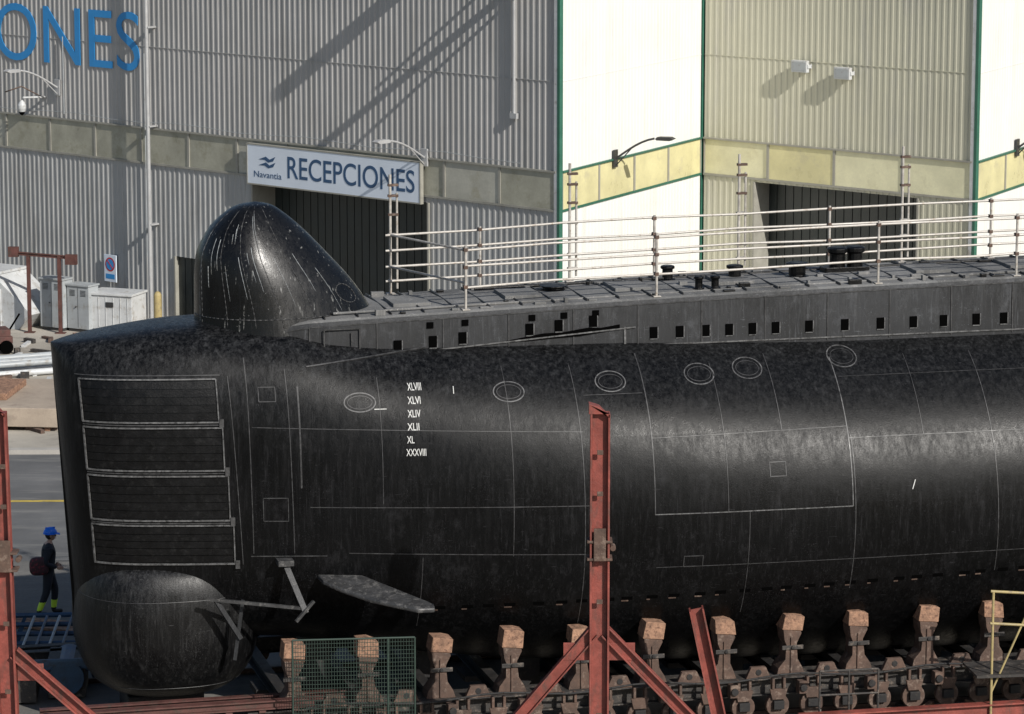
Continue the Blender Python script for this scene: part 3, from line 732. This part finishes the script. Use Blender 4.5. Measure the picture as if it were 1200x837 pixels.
# ---------------------------------------------------------------- GROUND
mb=MB(); mb.add([(-1500,-1500,0),(1500,-1500,0),(1500,1500,0),(-1500,1500,0)],[(0,1,2,3)],0)
mb.make('ground',[m_ground])
mb=MB(); mb.add([(-60,73.5,.004),(60,80.5,.004),(60,89.5,.004),(-60,87.0,.004)],[(0,1,2,3)],0); mb.make('road',[m_asph])
mb=MB(); mb.add([(-60,81.2,.008),(60,84.2,.008),(60,84.4,.008),(-60,81.4,.008)],[(0,1,2,3)],0); mb.make('road_line_yellow',[mat('road_yellow',(.45,.33,.06),.8,0,.3,3,(.15,.14,.1),.5,0)])
mb=MB(); mb.add([(-60,87.3,.004),(60,89.8,.004),(60,125,.004),(-60,125,.004)],[(0,1,2,3)],0); mb.make('concrete_apron',[m_apron])
mb=MB(); mb.add([(-60,87.0,0),(60,89.5,0),(60,89.8,0),(-60,87.3,0),(-60,87.0,.12),(60,89.5,.12),(60,89.8,.12),(-60,87.3,.12)],[(4,5,6,7),(0,1,5,4),(2,3,7,6)],0); mb.make('kerb',[m_conc])
mb=MB(); mb.add([(-40,54,.004),(60,70,.004),(60,78,.004),(-40,56.5,.004)],[(0,1,2,3)],0)
mb.add([(-40,40,.004),(60,40,.004),(60,69.7,.004),(-40,53.7,.004)],[(0,1,2,3)],0); mb.make('slipway_pavement',[m_apron])

# ---------------------------------------------------------------- yard objects on the left
mb=MB()
for x in(0,.95): mb.ibeam((x,0,0),(x,0,2.35),.10,.10,0); mb.box(x-.15,x+.15,-.12,.12,0,.03,0)
mb.ibeam((-.55,0,2.42),(1.45,0,2.30),.10,.10,0); mb.box(-.6,-.3,-.08,.08,2.3,2.6,0); mb.box(1.15,1.5,-.08,.08,2.1,2.4,0)
mb.make('steel_portal_frame',[m_dred],None,(-14.5,106.3,0),R(-8))
def cabinet(x,y,w,d,h,rz):
    mb=MB(); mb.box(0,w,0,d,.1,h,0); mb.box(.03,w-.03,.03,d-.03,0,.098,1); mb.box(-.03,w+.03,-.04,d+.03,h,h+.05,0)
    mb.box(w/2-.006,w/2+.006,-.006,0,.14,h-.05,1)
    for k in(.25,.75):
        for j in range(5): mb.box(w*k-.1,w*k+.1,-.01,-.001,h-.3+j*.04,h-.285+j*.04,1)
    mb.tube((w/2-.06,-.04,h*.55),(w/2-.06,0,h*.55),.02,1)
    mb.make('electrical_cabinet',[m_cab,m_lampd],None,(x,y,0),rz,bevel=.012)
cabinet(-14.25,106.9,.85,.5,1.55,R(-30)); cabinet(-13.4,106.6,.8,.5,1.4,R(-30))
mb=MB(); mb.box(0,1.45,0,1.0,.12,1.15,0); mb.box(-.04,1.49,-.05,1.03,1.152,1.22,0)
for x in(.1,1.15): mb.box(x,x+.15,.05,.95,0,.118,1)
mb.box(.6,.85,-.03,0,.8,.95,1)
for i in range(6): mb.box(.1+i*.24,.13+i*.24,-.015,0,.2,1.1,0)
mb.make('storage_bin',[m_offw,m_lampd],None,(-12.75,106.4,0),R(-20),bevel=.015)
mb=MB(); mb.prism([(-.6,0),(1.6,0),(2.1,.5),(.7,1.6),(-1.2,1.6)],0,1.6,0); mb.box(-1.3,.75,-.05,1.65,1.6,1.68,0)
for x in(-.5,.2,.9): mb.box(x,x+.08,-.05,0,.05,1.2,0)
mb.make('waste_skip',[m_offw],None,(-16.3,107.6,0),R(-30),bevel=.01)
mb=MB(); mb.lathe((0,0,0),[(.12,0),(.12,1.05),(.09,1.12),(.04,1.16)],0); mb.lathe((0,0,.0),[(.16,0),(.16,.05)],1); mb.make('safety_bollard',[m_yellow,m_lampd],None,(-10.7,106.9,0))
mb=MB()
for i in range(6):
    a=random.uniform(-.08,.08); mb.tube((-2.5,i*.28,.12+(.2 if i%2 else 0)),(2.2+a*4,i*.28+a*3,.12+(.2 if i%2 else 0)),.09,i%2,14)
mb.box(-1.5,-1.35,-.2,1.7,-.0,.05,2)
mb.make('pipe_stack',[m_offw,m_cab,m_wood],None,(-14.4,98.6,0),R(26))
mb=MB()
mb.box(0,3.2,0,4.2,.12,.62,0)
for x in(.2,1.5,2.8): mb.box(x,x+.15,.1,4.1,0,.118,1)
mb.box(.3,1.6,1.0,3.2,.622,.80,1)
mb.make('concrete_slab_stack',[mat('slab_tan',(.34,.28,.22),.85,0,.2,1,(.25,.2,.16),.5,.3),m_wood],None,(-14.9,91.2,0),R(-6),bevel=.02)
mb=MB()
mb.box(-.7,.7,-.4,.4,.3,.5,0); mb.box(-.65,.1,-.36,.36,.502,.95,1); mb.box(.1,.65,-.36,.36,.502,.7,0)
for x in(-.5,.5):
    for y in(-.42,.42): mb.tube((x,y-.06,.2),(x,y+.06,.2),.2,2,16)
mb.tube((.6,0,.5),(1.0,0,1.1),.03,2); mb.tube((-.6,-.3,.95),(-.6,-.3,1.5),.02,0); mb.tube((-.6,.3,.95),(-.6,.3,1.5),.02,0); mb.tube((-.6,-.3,1.5),(-.6,.3,1.5),.02,0)
mb.make('yard_cart',[m_dred,m_offw,m_black],None,(-15.3,102.8,0),R(20),bevel=.02)
mb=MB()
for i in range(110):
    M=Matrix.Translation((random.uniform(-16,-10.5),random.uniform(91,106),0))@Matrix.Rotation(random.uniform(0,3),4,'Z'); L=random.uniform(.1,1.1)
    mb.box(-L/2,L/2,-.06,.06,.005,random.uniform(.04,.2),random.choice((0,1,2,3)),M)
mb.make('yard_scrap',[m_wood,m_offw,m_rust,m_grimy],None)

# ---------------------------------------------------------------- WORKER
def worker(loc,rz):
    J={'pel':((0,0,.96),(.155,.15)),'sp':((0,0,1.14),(.15,.145)),'ch':((.01,0,1.33),(.175,.155)),'up':((.01,0,1.44),(.14,.12)),'nk':((.03,0,1.53),(.06,.06)),'hd':((.045,0,1.60),(.05,.05)),
    'hL':((0,.09,.9),(.12,.12)),'kL':((.13,.11,.5),(.085,.085)),'aL':((.09,.12,.10),(.06,.06)),'bL':((.09,.12,.05),(.05,.05)),'tL':((.28,.13,.045),(.045,.038)),
    'hR':((-.01,-.09,.9),(.12,.12)),'kR':((-.06,-.11,.49),(.085,.085)),'aR':((-.22,-.12,.11),(.06,.06)),'bR':((-.23,-.12,.05),(.05,.05)),'tR':((-.04,-.13,.045),(.045,.038)),
    'sL':((.0,.20,1.42),(.085,.085)),'eL':((-.05,.28,1.14),(.065,.065)),'wL':((.14,.22,1.0),(.042,.042)),
    'sR':((.0,-.20,1.42),(.085,.085)),'eR':((-.08,-.28,1.14),(.065,.065)),'wR':((.16,-.2,1.03),(.042,.042))}
    E=[('pel','sp'),('sp','ch'),('ch','up'),('up','nk'),('nk','hd'),('pel','hL'),('hL','kL'),('kL','aL'),('aL','bL'),('bL','tL'),('pel','hR'),('hR','kR'),('kR','aR'),('aR','bR'),('bR','tR'),('up','sL'),('sL','eL'),('eL','wL'),('up','sR'),('sR','eR'),('eR','wR')]
    ks=list(J); me=bpy.data.meshes.new('w'); me.from_pydata([J[k][0] for k in ks],[(ks.index(a),ks.index(b)) for a,b in E],[])
    o=bpy.data.objects.new('w',me); scene.collection.objects.link(o)
    md=o.modifiers.new('s','SKIN'); md.use_smooth_shade=True
    for i,k in enumerate(ks): me.skin_vertices[0].data[i].radius=J[k][1]; me.skin_vertices[0].data[i].use_root=(k=='pel')
    sd=o.modifiers.new('d','SUBSURF'); sd.levels=3
    dg=bpy.context.evaluated_depsgraph_get(); dg.update(); ev=bpy.data.meshes.new_from_object(o.evaluated_get(dg))
    mb=MB()
    for v in ev.vertices: mb.v.append(tuple(v.co))
    for p in ev.polygons:
        c=p.center; mi=0
        if c.z<.11: mi=3
        elif .13<c.z<.30: mi=1
        elif c.z>1.50 and abs(c.y)<.1: mi=2
        mb.f.append(list(p.vertices)); mb.m.append(mi)
    bpy.data.objects.remove(o)
    def ell(c,r,mi,n=20,k=14,fn=None,z0=-1):
        vs=[]
        for j in range(k+1):
            ph=-math.pi/2+math.pi*j/k
            for i in range(n):
                t=2*math.pi*i/n; p=Vector((math.cos(ph)*math.cos(t),math.cos(ph)*math.sin(t),max(z0,math.sin(ph))))
                q=Vector((p.x*r[0],p.y*r[1],p.z*r[2]))
                if fn: q=fn(q,p)
                vs.append(q+Vector(c))
        mb.add(vs,[(j*n+i,j*n+(i+1)%n,(j+1)*n+(i+1)%n,(j+1)*n+i) for j in range(k) for i in range(n)],mi)
    def hf(q,p):
        if p.z<0: q.y*=1+.22*p.z; q.x+=.012*(-p.z)
        return q
    ell((.06,0,1.675),(.098,.076,.115),2,fn=hf)
    mb.add([(.15,-.014,1.64),(.15,.014,1.64),(.18,0,1.645),(.152,0,1.70)],[(0,1,2),(0,2,3),(1,3,2)],2)
    for y in(-.08,.08): ell((.055,y,1.665),(.02,.012,.032),2,8,6)
    for y in(-.032,.032): ell((.147,y,1.69),(.010,.014,.008),4,8,6)
    mb.box(.145,.158,-.025,.025,1.605,1.614,5)
    ell((.035,0,1.68),(.092,.081,.10),4)
    ell((.05,0,1.71),(.145,.122,.135),5,24,14,None,0)
    mb.lathe((.05,0,1.705),[(.13,0),(.15,.0),(.15,.012),(.13,.014)],5,24); mb.prism([(.12,1.705),(.25,1.690),(.245,1.702),(.12,1.725)],-.08,.08,5)
    mb.bar((-.05,0,1.82),(.15,0,1.83),.03,.03,5)
    for sy,w in((1,Vector((.14,.22,1.0))),(-1,Vector((.16,-.2,1.03)))):
        d=Vector((.95,-.15*sy,-.12)).normalized(); ell(w+d*.05,(.05,.02,.042),2,12,8)
        for k in range(4):
            b=w+d*.085+Vector((0,0,.03-.02*k)); L=(.035,.042,.04,.03)[k]
            m1=b+d*L; m2=m1+Vector((.01,-.03*sy,-.012)); mb.tube(b,m1,.0095,2,6,.009); mb.tube(m1,m2,.009,2,6,.007)
        t0=w+d*.03+Vector((0,-.01*sy,.035)); mb.tube(t0,t0+Vector((.03,-.02*sy,.025)),.011,2,6,.009); mb.tube(t0+Vector((.03,-.02*sy,.025)),t0+Vector((.055,-.03*sy,.022)),.009,2,6,.007)
    def bf(q,p): return Vector((spow(p.x,.6)*.2,spow(p.y,.7)*.10,spow(p.z,.6)*.19))
    ell((-.2,-.22,1.08),(1,1,1),6,20,14,bf)
    mb.bar((-.1,-.2,1.22),(.0,-.02,1.5),.04,.012,3); mb.bar((.0,.02,1.5),(.1,.16,1.2),.04,.012,3)
    mb.make('construction_worker',[m_cloth,m_hiviz,m_skin,m_boot,m_hair,m_helm,m_bag],None,loc,rz,smooth=True)
worker((-9.50,71.6,0.0),R(10))

# ---------------------------------------------------------------- light, sky, camera
el=R(33); az=R(142)
w=bpy.data.worlds.new('World'); scene.world=w; w.use_nodes=True; nt=w.node_tree
sky=nt.nodes.new('ShaderNodeTexSky'); sky.sky_type='NISHITA'; sky.sun_disc=False; sky.sun_elevation=el; sky.sun_rotation=az
bg=nt.nodes['Background']; bg.inputs['Strength'].default_value=.09; nt.links.new(sky.outputs[0],bg.inputs['Color'])
sd=bpy.data.lights.new('sun','SUN'); sd.energy=5.0; sd.angle=R(.5); sd.color=(1,.96,.90)
so=bpy.data.objects.new('sun',sd); scene.collection.objects.link(so)
dirv=Vector((math.sin(az)*math.cos(el),math.cos(az)*math.cos(el),math.sin(el)))
so.rotation_euler=dirv.to_track_quat('Z','Y').to_euler(); so.location=dirv*60+Vector((0,60,0))
cd=bpy.data.cameras.new('camera'); cam=bpy.data.objects.new('camera',cd); scene.collection.objects.link(cam)
cam.location=(0,0,18); cam.rotation_euler=(R(80),0,0); cd.lens=126; cd.sensor_width=36; cd.clip_end=5000
scene.camera=cam
scene.view_settings.view_transform='Standard'; scene.view_settings.look='None'; scene.view_settings.exposure=0
